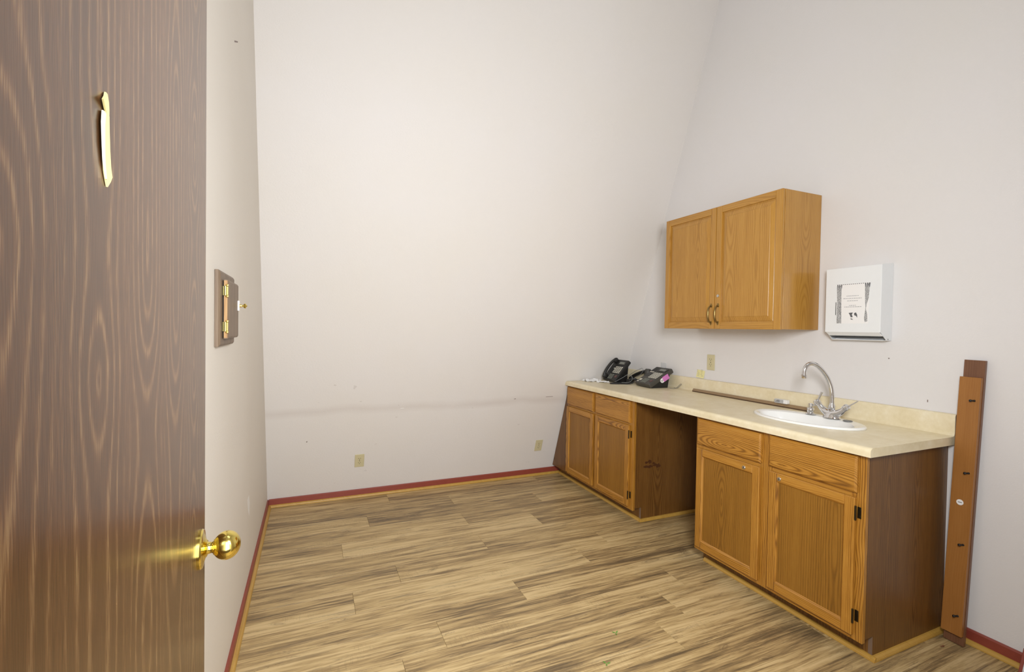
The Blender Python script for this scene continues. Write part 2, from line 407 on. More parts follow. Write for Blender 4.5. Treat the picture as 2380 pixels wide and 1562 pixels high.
# ---------------------------------------------------------------- base cabinets
def frame_door(root, y0, y1, z0, z1, hinge_right, fw=.043, bar=None, lockpos=None, hinges=True):
    """overlay door; y0 > y1 (y0 is the far/left side). Frame mesh with vertical and horizontal grain, recessed panel."""
    xa, xb = XF-.019, XF-.0008
    mb = MB(); b = .003
    mb.box((xa, y0, z0), (xb, y0-fw, z1), b, mi=0); mb.box((xa, y1+fw, z0), (xb, y1, z1), b, mi=0)
    mb.box((xa, y0-fw+.0003, z0), (xb, y1+fw-.0003, z0+fw), b, mi=1); mb.box((xa, y0-fw+.0003, z1-fw), (xb, y1+fw-.0003, z1), b, mi=1)
    d = part(mb, 'door', [OAKF[2], OAKF[1]], root, root)
    part(MB().box((xa+.0085, y0-fw+.002, z0+fw-.002), (xb-.002, y1+fw-.002, z1-fw+.002)), 'panel', OAKP, d, root)
    # small bead round the panel
    yi0, yi1, zi0, zi1 = y0-fw, y1+fw, z0+fw, z1-fw
    bd = MB(); t = .006
    for (p, q, mi) in (((yi0, zi0), (yi0-t, zi1), 0), ((yi1+t, zi0), (yi1, zi1), 0)):
        bd.prism([(xa+.0015, p[0] if p[0] == yi0 else q[0], zi0), (xa+.0085, p[0], zi0), (xa+.0085, q[0], zi0)], (0, 0, zi1-zi0), mi=0)
    for zz, dz in ((zi0, t), (zi1, -t)):
        bd.prism([(xa+.0015, yi0, zz), (xa+.0085, yi0, zz), (xa+.0085, yi0, zz+dz)], (0, yi1-yi0, 0), mi=1)
    part(bd, 'panel_bead', [OAKF[2], OAKF[1]], d, root)
    if hinges:
        for hz in (z0+.085, z1-.062):
            yh = y1-.001 if hinge_right else y0+.001; sg = -1 if hinge_right else 1
            h = MB().lathe([(.0032, -.03), (.0042, -.029), (.0042, .029), (.0032, .03)], (xa+.0005, yh+sg*.003, hz), (0, 0, 1), 12)
            h.box((XF-.0022, yh+sg*.001, hz-.024), (XF-.0004, yh+sg*.016, hz+.024), .0006)
            h.lathe([(.003, 0), (.003, .0012)], (XF-.0022, yh+sg*.011, hz+.014), (-1, 0, 0), 8)
            h.lathe([(.003, 0), (.003, .0012)], (XF-.0022, yh+sg*.011, hz-.014), (-1, 0, 0), 8)
            part(h, 'hinge', M_bronze, d, root, True, 'dark bronze hinge')
    if lockpos:
        l = MB().lathe([(.0098, 0), (.0098, .003), (.0085, .0045), (.004, .0048)], (xa+.0004, lockpos[0], lockpos[1]), (-1, 0, 0), 20)
        lk = part(l, 'lock', M_steel, d, root, True, 'round steel lock')
        part(MB().box((xa-.0052, lockpos[0]-.0007, lockpos[1]-.004), (xa-.0044, lockpos[0]+.0007, lockpos[1]+.004)), 'keyhole', M_blackd, lk, root)
    return d
def drawer(root, y0, y1, z0, z1):
    xa, xb = XF-.019, XF-.0008
    mb = MB(); e = .008
    mb.rings([[(xb, y0, z0), (xb, y1, z0), (xb, y1, z1), (xb, y0, z1)], [(xa+.006, y0, z0), (xa+.006, y1, z0), (xa+.006, y1, z1), (xa+.006, y0, z1)],
              [(xa, y0-e, z0+e), (xa, y1+e, z0+e), (xa, y1+e, z1-e), (xa, y0-e, z1-e)]])
    part(mb, 'drawer', OAKF[1], root, root)
def base_cabinet(root, ya, yb, ymid, left_filler=None):
    """ya left (far) limit of the face, yb right side; ya > yb"""
    tk = .075; T = .018
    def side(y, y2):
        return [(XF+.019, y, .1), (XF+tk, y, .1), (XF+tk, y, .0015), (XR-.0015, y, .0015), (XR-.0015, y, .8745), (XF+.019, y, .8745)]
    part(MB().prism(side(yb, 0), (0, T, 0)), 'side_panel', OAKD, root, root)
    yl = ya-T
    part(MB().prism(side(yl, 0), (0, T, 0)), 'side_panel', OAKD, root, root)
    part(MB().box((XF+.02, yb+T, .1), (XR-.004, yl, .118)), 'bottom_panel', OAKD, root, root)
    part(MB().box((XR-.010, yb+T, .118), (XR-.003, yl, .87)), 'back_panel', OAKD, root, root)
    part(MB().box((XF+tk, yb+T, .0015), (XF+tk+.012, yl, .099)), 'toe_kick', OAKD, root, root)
    part(MB().box((XF+tk-.0015, yb+.001, .0015), (XF+tk-.0003, yb+T-.001, .099)), 'raw_edge', M_raw, root, root, label='raw particleboard edge')
    # face frame
    f = MB(); x0, x1 = XF, XF+.0187; z0, z1 = .085, .8745; sw = .055
    f.box((x0, yb, z0), (x1, yb+sw, z1), .001, mi=0); f.box((x0, ya-sw, z0), (x1, ya, z1), .001, mi=0)
    f.box((x0, ymid-.04, z0), (x1, ymid+.04, z1), .0006, mi=0)
    for p, q in ((yb+sw, ymid-.04), (ymid+.04, ya-sw)):
        f.box((x0, p, z0), (x1, q, z0+.05), mi=1); f.box((x0, p, .675), (x1, q, .74), mi=1); f.box((x0, p, .85), (x1, q, z1), mi=1)
    part(f, 'face_frame', [OAKF[2], OAKF[1]], root, root)

def shoe(root, a, b, n):
    a, b, n = Vector(a), Vector(b), Vector(n)
    sh = [(0, .0008), (.017, .0008), (.0165, .007), (.013, .014), (.007, .019), (0, .020)]
    part(MB().prism([a + n*d + Vector((0, 0, h)) for d, h in sh], b-a), 'shoe_moulding', M_shoe, root, root)

# right (sink) cabinet
RY0, RY1 = 2.103, 1.178
rc = thing('base_cabinet', 'oak base cabinet under the sink with two lock-fitted doors beside the leaning board', 'cabinet', (XF+.3, (RY0+RY1)/2, 0), group='oak base cabinets')
base_cabinet(rc, RY0, RY1, 1.637)
drawer(rc, 2.085, 1.662, .712, .862); drawer(rc, 1.615, 1.207, .712, .866)
frame_door(rc, 2.085, 1.664, .108, .690, False, lockpos=(1.755, .664), hinges=False)
frame_door(rc, 1.611, 1.211, .108, .690, True, lockpos=(1.553, .664))
shoe(rc, (XF+.0745, RY0-.015, 0), (XF+.0745, RY1-.017, 0), (-1, 0, 0))
shoe(rc, (XF+.0575, RY1-.0003, 0), (XR-.013, RY1-.0003, 0), (0, -1, 0))
# left cabinet
LY0, LY1 = 3.622, 2.688
def clipw(z): return bw(z)-.004
lc = thing('base_cabinet', 'oak base cabinet against the leaning back wall with a triangular filler panel', 'cabinet', (XF+.3, (LY0+LY1)/2, 0), group='oak base cabinets')
base_cabinet(lc, LY0, LY1, 3.172)
drawer(lc, 3.609, 3.194, .708, .862); drawer(lc, 3.160, 2.722, .708, .864)
frame_door(lc, 3.614, 3.190, .106, .690, False, hinges=False)
frame_door(lc, 3.157, 2.727, .106, .690, True)
zt = (YB-.006-LY0)/SL
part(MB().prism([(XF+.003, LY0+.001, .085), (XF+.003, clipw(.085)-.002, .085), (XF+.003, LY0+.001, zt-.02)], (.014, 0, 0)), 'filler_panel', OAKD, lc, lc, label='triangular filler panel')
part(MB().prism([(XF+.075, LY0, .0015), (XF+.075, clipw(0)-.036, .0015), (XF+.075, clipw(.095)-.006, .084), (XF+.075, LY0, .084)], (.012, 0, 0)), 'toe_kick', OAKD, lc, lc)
shoe(lc, (XF+.0745, bw(.02)-.05, 0), (XF+.0745, LY1-.017, 0), (-1, 0, 0))
shoe(lc, (XF+.0575, LY1-.0003, 0), (XR-.013, LY1-.0003, 0), (0, -1, 0))

# dark reddish stain on the knee-hole side of the left cabinet
sd_ = MB(); rs = random.Random(4)
for i in range(16):
    cx_, cz_ = 2.29+rs.gauss(0, .032), .405+rs.gauss(0, .013); r_ = rs.uniform(.006, .016)
    sd_.prism([(cx_+r_*1.5*math.cos(a)*rs.uniform(.6, 1.2), LY1-.0001, cz_+r_*.8*math.sin(a)*rs.uniform(.6, 1.2)) for a in [2*PI*k/9 for k in range(9)]], (0, -.0003-.00002*i, 0))
part(sd_, 'stain', plain('dark_stain', (78, 44, 20), .5), lc, lc, label='dark reddish stain on the side')['kind'] = 'stuff'

# ---------------------------------------------------------------- countertop with backsplash
CZ = .914
ct = thing('countertop', 'long beige laminate countertop with backsplash over both oak cabinets', 'countertop', (XF+.3, 2.3, .876))
YE, YW = 1.147, bw(CZ)-.004
pf = [(XC+.0, .8762)]
pf += [(XC, .894)] + [(XC+.019-.019*math.cos(t), .8958+.019*math.sin(t)) for t in [i*PI/2/8 for i in range(1, 9)]]
pf += [(XC+.032, .9148), (XC+.045, CZ), (XR-.036, CZ), (XR-.028, CZ+.003), (XR-.0235, CZ+.010), (XR-.022, CZ+.02), (XR-.022, 1.006), (XR-.019, 1.0125), (XR-.013, 1.015), (XR-.0015, 1.015), (XR-.0015, .8762)]
mb = MB()
# the far end follows the leaning wall
A = [(x, YE, z) for x, z in pf]; B = [(x, bw(z)-.004, z) for x, z in pf]
mb.rings([A, B])
deck = mb.build('deck', M_lam, ct, ORG[ct])
SX, SY, SA, SB = 2.425, 1.658, .283, .178           # sink centre, half length along the wall, half depth
cut = MB().rings([[(SX-.015+(SB-.03)*math.cos(2*PI*i/48), SY+(SA-.03)*math.sin(2*PI*i/48), z) for i in range(48)] for z in (.85, 1.0)]).build('cutter', M_lam)
cut.parent = None
deck_w = ORG[ct]
for v in cut.data.vertices: v.co -= deck_w
cut.parent = ct
bo = deck.modifiers.new('hole', 'BOOLEAN'); bo.object = cut; bo.operation = 'DIFFERENCE'; bo.solver = 'EXACT'
bpy.context.view_layer.update()
dg = bpy.context.evaluated_depsgraph_get()
nm = bpy.data.meshes.new_from_object(deck.evaluated_get(dg)); deck.modifiers.clear(); deck.data = nm
bpy.data.objects.remove(cut)
for p in deck.data.polygons: p.use_smooth = True
try: deck.data.set_sharp_from_angle(angle=math.radians(35))
except Exception: pass
part(MB().prism([(XR-.0215, 0, CZ+.012), (XR-.0215, 0, 1.004), (XR-.018, 0, 1.011), (XR-.012, 0, 1.0135), (XR-.002, 0, 1.0135), (XR-.002, 0, .88), (XR-.0215, 0, .88)], (0, .003, 0)).build('end_cap', M_raw, None) if False else MB().prism([(x, YE-.0022, z) for x, z in [(XR-.0215, CZ+.012), (XR-.0215, 1.004), (XR-.018, 1.011), (XR-.012, 1.0135), (XR-.002, 1.0135), (XR-.002, .878), (XR-.0215, .878)]], (0, .002, 0)), 'raw_end', M_raw, ct, ct, label='brown unlaminated end of the backsplash')

# ---------------------------------------------------------------- sink
sk = thing('sink', 'white oval porcelain drop-in sink set in the beige countertop', 'sink', (SX, SY, CZ))
rings = []
for (ox, fa, fb, z) in [(0, 1, 1, .0006), (0, 1.0, 1.0, .005), (0, .992, .988, .009), (0, .975, .965, .0115), (0, .955, .93, .0115), (-.016, .865, .80, .0085), (-.018, .845, .775, .006), (-.018, .82, .745, -.006),
                        (-.018, .78, .70, -.05), (-.018, .70, .62, -.10), (-.018, .52, .46, -.128), (-.018, .2, .2, -.138), (-.018, .08, .1, -.139)]:
    rings.append([(ox+SB*fb*math.cos(2*PI*i/64), SA*fa*math.sin(2*PI*i/64), z) for i in range(64)])
MB().rings(rings, cap0=False).build('basin', M_porc, sk, smooth=True)
MB().lathe([(.03, 0), (.03, .002), (.022, .003), (.018, .001)], (-.018, 0, -.1385), (0, 0, 1), 24).build('drain', M_chrome, sk, smooth=True)
MB().lathe([(.021, 0), (.021, .0015), (.018, .003), (.006, .0032)], (.118, -.142, .0122), (0, 0, 1), 28).build('hole_cover', M_pad, sk, smooth=True)['label'] = 'grey oval hole cover'

# ---------------------------------------------------------------- faucet
FX, FY = 2.548, 1.600
fa = thing('faucet', 'chrome gooseneck faucet with two lever handles on the back of the white sink', 'faucet', (FX, FY, CZ+.0122))
R = []
for sc_, z in ((1, 0), (1, .004), (.94, .009), (.86, .016), (.80, .024), (.6, .031), (.3, .034)):
    R.append([(.030*sc_*math.cos(2*PI*i/32), .043*sc_*math.sin(2*PI*i/32), z) for i in range(32)])
MB().rings(R).build('base', M_chrome, fa, smooth=True)
arm = MB().tube([(0, .072, .066), (0, .056, .048), (0, .036, .032), (0, .014, .024), (0, -.014, .024), (0, -.036, .032), (0, -.054, .046), (0, -.066, .060)], lambda t: .0125+.0085*math.sin(PI*t)**1.5, 18, smooth=4)
arm.build('mixer_body', M_chrome, fa, smooth=True)
for sgn in (1, -1):
    d = Vector((0, sgn*.72, .69)).normalized()
    p = Vector((0, .070, .064)) if sgn > 0 else Vector((0, -.064, .058))
    st = MB().lathe([(.0120, -.006), (.0155, -.003), (.0155, .002), (.0135, .003), (.0165, .006), (.0175, .016), (.0145, .023), (.006, .026)], p, d, 22).build('handle_stem', M_chrome, fa, smooth=True)
    q = p + d*.014
    tip = q + (Vector((.006, -.022, .056)) if sgn > 0 else Vector((.004, -.052, .040)))
    MB().tube([q, q.lerp(tip, .5), tip], (lambda t: .0045+.0035*max(0, t-.3)) if sgn > 0 else (lambda t: .0042-.0016*t), 12, smooth=5).build('lever', M_chrome, st, smooth=True)
sd = Vector((-.93, .36, 0)).normalized()
MB().lathe([(.019, 0), (.0195, .006), (.015, .010), (.0175, .016), (.0175, .026), (.0125, .036), (.0115, .044)], (0, 0, .036), (0, 0, 1), 24).build('spout_collar', M_chrome, fa, smooth=True)
pts = [(0, .055), (0.0, .095), (.003, .135), (.012, .175), (.030, .215), (.056, .250), (.086, .277), (.114, .288), (.140, .278), (.154, .254), (.157, .226)]
spo = MB().tube([sd*a + Vector((0, 0, z)) for a, z in pts], lambda t: .0118-.0016*t, 16, smooth=5).build('spout', M_chrome, fa, smooth=True)
MB().lathe([(.0100, 0), (.0128, -.002), (.0128, -.016), (.0115, -.020), (.009, -.020)], sd*.1572 + Vector((0, 0, .229)), (-.10, .04, 1), 20).build('aerator', M_chrome, spo, smooth=True)
sp_ = thing('side_valve', 'short chrome side valve with sideways lever left of the faucet on the sink', 'faucet', (FX+.006, FY+.118, CZ+.0122))
MB().lathe([(.026, 0), (.026, .003), (.018, .007), (.0165, .012), (.018, .016), (.0185, .030), (.016, .034), (.010, .036), (.010, .042), (.0125, .044), (.0125, .055), (.010, .058), (.004, .059)], (0, 0, 0), (0, 0, 1), 24).build('body', M_chrome, sp_, smooth=True)
MB().tube([(0, -.008, .049), (0, -.020, .052), (0, -.034, .057)], lambda t: .0045-.001*t, 12).build('lever', M_chrome, sp_, smooth=True)

# ---------------------------------------------------------------- upper cabinet
UY0, UYM, UY1, UZ0, UZ1 = 2.727, 2.262, 1.799, 1.394, 2.177
uc = thing('wall_cabinet', 'honey oak wall cabinet with two raised-panel doors above the countertop', 'cabinet', (XR, UYM, UZ0))
bx = XU+.020
part(MB().box((bx, UY1, UZ0), (XR-.001, UY1+.016, UZ1), .001), 'side_panel', OAKU[2], uc, uc)
part(MB().box((bx, UY0-.016, UZ0), (XR-.001, UY0, UZ1), .001), 'side_panel', OAKU[2], uc, uc)
part(MB().box((bx, UY1+.016, UZ1-.018), (XR-.001, UY0-.016, UZ1)), 'top_panel', OAKU[1], uc, uc)
part(MB().box((bx, UY1+.016, UZ0+.012), (XR-.001, UY0-.016, UZ0+.028)), 'bottom_panel', OAKU[1], uc, uc)
for za_ in (UZ0+.0002, UZ1-.0302): part(MB().box((bx-.001, UY1+.0165, za_), (bx+.015, UY0-.0165, za_+.011 if za_ < 1.5 else za_+.0115)), 'face_rail', OAKU[1], uc, uc)
def raised_door(y0, y1, name='door'):
    xa, xb, fw, b = XU, XU+.0188, .043, .0028
    z0, z1 = UZ0-.002, UZ1+.001
    mb = MB()
    mb.box((xa, y0, z0), (xb, y0-fw, z1), b, 2, mi=0); mb.box((xa, y1+fw, z0), (xb, y1, z1), b, 2, mi=0)
    mb.box((xa, y0-fw+.0002, z0), (xb, y1+fw-.0002, z0+fw), b, 2, mi=1); mb.box((xa, y0-fw+.0002, z1-fw), (xb, y1+fw-.0002, z1), b, 2, mi=1)
    d = part(mb, 'door', [OAKU[2], OAKU[1]], uc, uc)
    yi0, yi1, zi0, zi1 = y0-fw+.001, y1+fw-.001, z0+fw-.001, z1-fw+.001
    R = []
    for ins, x in ((0, xb-.002), (0, xa+.010), (.007, xa+.010), (.009, xa+.0085), (.034, xa+.0028), (.0365, xa+.001)):
        R.append([(x, yi0-ins, zi0+ins), (x, yi1+ins, zi0+ins), (x, yi1+ins, zi1-ins), (x, yi0-ins, zi1-ins)])
    part(MB().rings(R), 'raised_panel', OAKU[2], d, uc)
    return d
d1 = raised_door(UY0-.001, UYM+.0015); d2 = raised_door(UYM-.0015, UY1+.001)
for d, yy in ((d1, UYM+.028), (d2, UYM-.028)):
    zc = 1.487; h = .066
    mb = MB().tube([(XU-.002, yy, zc-h+.012), (XU-.014, yy, zc-h+.018), (XU-.024, yy, zc-.028), (XU-.027, yy, zc), (XU-.024, yy, zc+.028), (XU-.014, yy, zc+h-.018), (XU-.002, yy, zc+h-.012)], lambda t: .0042+.0016*math.sin(PI*t), 12, smooth=4)
    for sg in (1, -1):
        mb.lathe([(.0095, 0), (.0095, .0018), (.006, .004), (.002, .0042)], (XU+.0004, yy, zc+sg*(h-.012)), (-1, 0, 0), 16)
        mb.lathe([(.0055, 0), (.0055, .002), (.002, .003)], (XU+.0004, yy, zc+sg*(h-.001)), (-1, 0, 0), 12)
    part(mb, 'handle', M_antq, d, uc, True, 'antique brass bow handle')
lk = part(MB().lathe([(.0098, 0), (.0098, .003), (.008, .0042), (.003, .0045)], (XU+.0004, UYM-.026, 1.604), (-1, 0, 0), 20), 'lock', M_steel, d2, uc, True, 'round steel lock')

# ---------------------------------------------------------------- paper towel dispenser
DXf, DXb = XR-.100, XR-.0012
td = thing('towel_dispenser', 'white metal paper towel dispenser on the wall right of the wall cabinet', 'dispenser', (XR, 1.56, 1.345))
y0, y1, zb, ztp = 1.696, 1.421, 1.383, 1.727
part(MB().prism([(DXb, 0, zb-.04), (DXb, 0, ztp+.012), (DXb-.02, 0, ztp+.010), (DXf+.006, 0, ztp+.0015), (DXf+.006, 0, zb+.012), (DXb-.045, 0, zb-.025), (DXb-.030, 0, zb-.04)] and
         [(DXb, y1+.002, zb-.04), (DXb, y1+.002, ztp+.012), (DXf+.004, y1+.002, ztp+.001), (DXf+.004, y1+.002, zb+.004), (DXb-.055, y1+.002, zb-.028), (DXb-.040, y1+.002, zb-.04)], (0, .0025, 0)), 'side_panel', M_white, td, td)
part(MB().prism([(DXb, y0-.0045, zb-.04), (DXb, y0-.0045, ztp+.012), (DXf+.004, y0-.0045, ztp+.001), (DXf+.004, y0-.0045, zb+.004), (DXb-.055, y0-.0045, zb-.028), (DXb-.040, y0-.0045, zb-.04)], (0, .0025, 0)), 'side_panel', M_white, td, td)
part(MB().box((DXb-.003, y0-.005, zb-.04), (DXb, y1+.005, ztp+.012)).box((DXb-.05, y0-.005, zb-.0405), (DXb, y1+.005, zb-.038)), 'back_plate', M_white, td, td)
part(MB().prism([(DXf+.004, y0-.005, ztp+.001), (DXb, y0-.005, ztp+.012), (DXb, y0-.005, ztp+.009), (DXf+.004, y0-.005, ztp-.002)], (0, y1-y0+.01, 0)), 'top_panel', M_white, td, td)
fr = part(MB().box((DXf, y0, zb), (DXf+.004, y1, ztp), .0018, 2).prism([(DXf+.001, y0-.004, zb+.001), (DXf+.020, y0-.012, zb-.018), (DXf+.023, y0-.012, zb-.016), (DXf+.004, y0-.004, zb+.004)], (0, y1-y0+.012, 0)), 'front_door', M_white, td, td)
part(MB().box((DXb-.06, y0-.01, zb-.026), (DXb-.008, y1+.01, zb-.024)), 'towel_slot', M_blackd, td, td, label='dark towel slot')
part(MB().prism([(DXb-.052, y0-.012, zb-.040), (DXb-.046, y0-.03, zb-.034), (DXb-.044, y1+.045, zb-.040), (DXb-.05, y1+.012, zb-.040)], (.002, 0, -.002)), 'paper_towel', M_paper, td, td)
part(MB().box((DXf-.0006, 1.6415, 1.476), (DXf+.0004, 1.6385, 1.545)), 'gauge_slot', M_blackd, fr, td, label='black level slot')
part(MB().lathe([(.003, 0), (.003, .001)], (DXb-.03, y1+.0015, zb-.033), (0, -1, 0), 10), 'rivet', M_pad, td, td)
# photocopied notice stuck to its front (flat print)
nt = thing('notice', 'photocopied black and white notice stuck on the front of the towel dispenser', 'paper', (DXf, 1.55, 1.53))
part(MB().box((DXf-.0009, 1.636, 1.430), (DXf-.0002, 1.476, 1.6405)), 'sheet', M_paper, nt, nt)
def copymat():
    k = NT('photocopy_mottle'); v = k.coords(False)
    n = k.noise(v, 220, 4, .8); c = k.ramp(n, [(.38, (96, 96, 98)), (.5, (168, 168, 168)), (.66, (214, 214, 214))]); k.l(c, k.b.inputs['Base Color']); k.b.inputs['Roughness'].default_value = .8; return k.m
M_mot = copymat()
x = DXf-.0009
def flat(pts, name, mat): part(MB().prism([(x, a, b) for a, b in pts], (-.0003, 0, 0)), name, mat, nt, nt)
flat([(1.634, 1.431), (1.634, 1.56), (1.637, 1.632), (1.613, 1.632), (1.612, 1.55), (1.609, 1.431)], 'grey_border', M_mot)
flat([(1.497, 1.632), (1.474, 1.638), (1.478, 1.560), (1.487, 1.528), (1.490, 1.505), (1.484, 1.48), (1.481, 1.442), (1.493, 1.436), (1.497, 1.455), (1.492, 1.51), (1.495, 1.56)], 'grey_border', M_mot)
dsh = MB()
for i in range(17):
    yy = 1.635-.160*i/16.3
    dsh.box((x-.0004, yy, 1.6365), (x, yy-.0055, 1.6395))
    if i < 3 or i > 13: dsh.prism([(x, yy, 1.637), (x, yy-.006, 1.637), (x, yy-.004, 1.615)], (-.0004, 0, 0))
part(dsh, 'torn_edge_print', M_ink, nt, nt)
tx = MB(); rnd = random.Random(3)
for zz, ya, yb_ in ((1.574, 1.586, 1.522), (1.561, 1.602, 1.506), (1.548, 1.582, 1.530), (1.524, 1.572, 1.538), (1.516, 1.596, 1.510)):
    yy = ya
    while yy > yb_+.004:
        wd = rnd.uniform(.004, .011); tx.box((x-.0003, yy, zz), (x, max(yy-wd, yb_), zz+.0032)); yy -= wd+.0025
part(tx, 'printed_lines', M_inkl, nt, nt)['kind'] = 'stuff'
flat([(1.573, 1.486), (1.552, 1.488), (1.557, 1.476), (1.552, 1.464), (1.562, 1.462), (1.566, 1.473)], 'printed_figure', M_ink)
flat([(1.546, 1.484), (1.537, 1.488), (1.531, 1.476), (1.530, 1.460), (1.537, 1.470), (1.545, 1.473)], 'printed_figure', M_ink)
flat([(1.565, 1.456), (1.556, 1.456), (1.550, 1.449), (1.560, 1.451)], 'printed_figure', M_ink)

# ---------------------------------------------------------------- outlets
def outlet(label, M):
    o = thing('wall_outlet', label, 'outlet', M=M, group='ivory duplex outlets')
    MB().box((-.0355, -.0575, .0006), (.0355, .0575, .0055), .003, 2).build('cover_plate', M_ivory, o)
    for sg in (1, -1):
        R = [[(math.copysign(min(abs(.0165*math.cos(a)*1.06), .0165), math.cos(a)), sg*.0195+.0142*math.sin(a), z) for a in [2*PI*i/28 for i in range(28)]] for z in (.005, .0072)]
        r = MB().rings(R).build('receptacle', M_ivory, o)
        s = MB().box((-.0085, sg*.0195+.001, .007), (-.0058, sg*.0195+.0095, .0076)).box((.0058, sg*.0195+.001, .007), (.0085, sg*.0195+.0085, .0076))
        s.lathe([(.0027, 0), (.0027, .0005)], (0, sg*.0195-.0062, .0071), (0, 0, 1), 12); s.build('slots', M_slot, r)
    MB().lathe([(.0032, 0), (.0032, .0008), (.001, .0012)], (0, 0, .0055), (0, 0, 1), 12).build('screw', M_slot, o)
nb = Vector((0, -1, -SL)).normalized(); ub = Vector((0, -SL, 1)).normalized()
outlet('ivory wall outlet low on the back wall, nearer the left corner', basis((1, 0, 0), ub, nb, (.3535, bw(.3175), .3175)))
outlet('ivory wall outlet low on the back wall, just left of the cabinet filler', basis((1, 0, 0), ub, nb, (1.9265, bw(.302), .302)))
outlet('ivory wall outlet on the right wall above the backsplash', basis((0, -1, 0), (0, 0, 1), (-1, 0, 0), (XR, 2.587, 1.145)))

# yellow note beside the outlet
sn = thing('sticky_note', 'small yellow sticky note with pencil scribbles on the wall below the outlet', 'note', (XR, 2.688, 1.025))
part(MB().rings([[(XR-.0006-c, 2.726-.002*i, 1.024+.0145*i) if k == 0 else (XR-.0006-c, 2.650-.002*i+.001, 1.018+.0145*i) for k in (0, 1)] + [(XR-.0012-c, 2.650-.002*i+.001, 1.018+.0145*i), (XR-.0012-c, 2.726-.002*i, 1.024+.0145*i)] for i, c in enumerate((.006, .003, .0012, .0004, 0))]), 'paper', M_note, sn, sn)
sc = MB(); rnd = random.Random(5)
for i in range(5):
    for q in range(2):
        yy = 2.715-q*.036-rnd.uniform(0, .006); sc.box((XR-.0085, yy, 1.036+i*.011), (XR-.0082, yy-rnd.uniform(.008, .022), 1.0375+i*.011))
part(sc, 'scribble', M_keyd, sn, sn)

# clear holder on the wall behind the phones
ch = thing('clear_holder', 'small clear plastic holder on the right wall behind the nearer phone', 'holder', (XR, 3.09, 1.03))
part(MB().box((XR-.003, 3.125, 1.03), (XR-.0012, 3.06, 1.105), .0005).box((XR-.018, 3.125, 1.03), (XR-.003, 3.06, 1.033)).box((XR-.020, 3.125, 1.03), (XR-.018, 3.06, 1.060)), 'bracket', M_clear, ch, ch)
part(MB().box((XR-.012, 3.118, 1.034), (XR-.0105, 3.068, 1.066)), 'card', M_paper, ch, ch)

# ---------------------------------------------------------------- trim strip and small box by the backsplash
ts = thing('trim_strip', 'long thin brown trim strip lying on the counter along the backsplash', 'trim', (XR-.05, 2.27, CZ))
M0 = Matrix.Translation((XR-.0445, 0, CZ+.0006)) @ Matrix.Rotation(math.radians(-28), 4, 'Y')
part(MB().box((-.0005, 2.723, .0), (.0035, 1.80, .026), .0005, M=Matrix.Translation((XR-.047, 0, CZ+.0012)) @ Matrix.Rotation(math.radians(34), 4, 'Y')), 'face', M_strip, ts, ts)
part(MB().box((XR-.0505, 2.715, CZ+.0006), (XR-.0465, 1.80, CZ+.0065)), 'front_edge', M_stripd, ts, ts, label='dark front edge')
wb = thing('small_box', 'small white box with grey label resting on the brown trim strip', 'box', (XR-.035, 1.985, CZ+.022))
part(MB().box((XR-.052, 2.029, CZ+.0235), (XR-.026, 1.945, CZ+.0475), .0012), 'carton', M_paper, wb, wb)
part(MB().box((XR-.0526, 2.027, CZ+.0255), (XR-.0520, 1.968, CZ+.0462)), 'printed_label', M_copy, wb, wb)
lb = MB()
for i in range(3): lb.box((XR-.0529, 2.022-.006*i, CZ+.030+.005*i), (XR-.0526, 1.992, CZ+.0325+.005*i))
part(lb, 'label_print', M_ink, wb, wb)

# ---------------------------------------------------------------- leaning board
bt, tp = Vector((2.645, 1.106, .0012)), Vector((XR-.024, 1.085, 1.268))
zz = (tp-bt).normalized(); yy = Vector((0, -1, 0)); yy = (yy-zz*yy.dot(zz)).normalized(); nx = yy.cross(zz)   # local x = width to the right, y = zz..., front = -nx
if nx.x > 0: nx = -nx
MBd = basis(yy, zz.cross(yy), zz, bt)
fs = 1 if (zz.cross(yy)).dot(nx) > 0 else -1
bd = thing('leaning_board', 'tall narrow double board with black pegs leaning on the right wall by the counter end', 'board', M=MBd)
L = (tp-bt).length
MB().box((-.036, 0, .004), (.036, -fs*.017, L), .001).build('back_board', M_boardback, bd)['label'] = 'longer dark back board'
fb = MB().box((-.0405, fs*.0004, .048), (.0335, fs*.0185, 1.192), .0012).build('front_board', M_board, bd)
for zp in (.135, .452, .770, 1.09):
    pg = MB().lathe([(.0045, 0), (.0045, .003), (.0035, .004), (.0035, .016), (.0052, .0165), (.0052, .022), (.003, .024)], (.0165, fs*.018, zp), (-.35, fs, 0), 12).build('peg', M_blackd, bd, smooth=True)
st = MB().lathe([(.0125, 0), (.0125, .0005)], (-.006, fs*.0185, .634), (0, fs, 0), 28).build('sticker', M_paper, bd); st['label'] = 'round white sticker'
MB().box((-.013, fs*.0189, .6325), (.001, fs*.0192, .6355)).build('sticker_print', M_ink, st)

# ---------------------------------------------------------------- little hinged box on the left wall
KX0 = XL+.0008
kb_ = thing('hinged_wall_box', 'small rustic wooden hatch with brass hinges and knob on the left wall', 'hatch', (XL, 1.96, 1.43))
ya, yb_, za, zb_ = 1.797, 2.112, 1.301, 1.557
def plate(x0, x1, a, b, c, d, bev):
    return MB().rings([[(x0, a, c), (x0, b, c), (x0, b, d), (x0, a, d)], [(x1-bev, a, c), (x1-bev, b, c), (x1-bev, b, d), (x1-bev, a, d)], [(x1, a+bev*1.6, c+bev*1.6), (x1, b-bev*1.6, c+bev*1.6), (x1, b-bev*1.6, d-bev*1.6), (x1, a+bev*1.6, d-bev*1.6)]])
bp_ = part(plate(KX0, XL+.0165, ya, yb_, za, zb_, .005), 'back_plate', M_pine, kb_, kb_)
dr = part(plate(XL+.0205, XL+.0355, 1.842, 2.072, 1.327, 1.528, .004), 'hatch_door', M_pine, kb_, kb_)
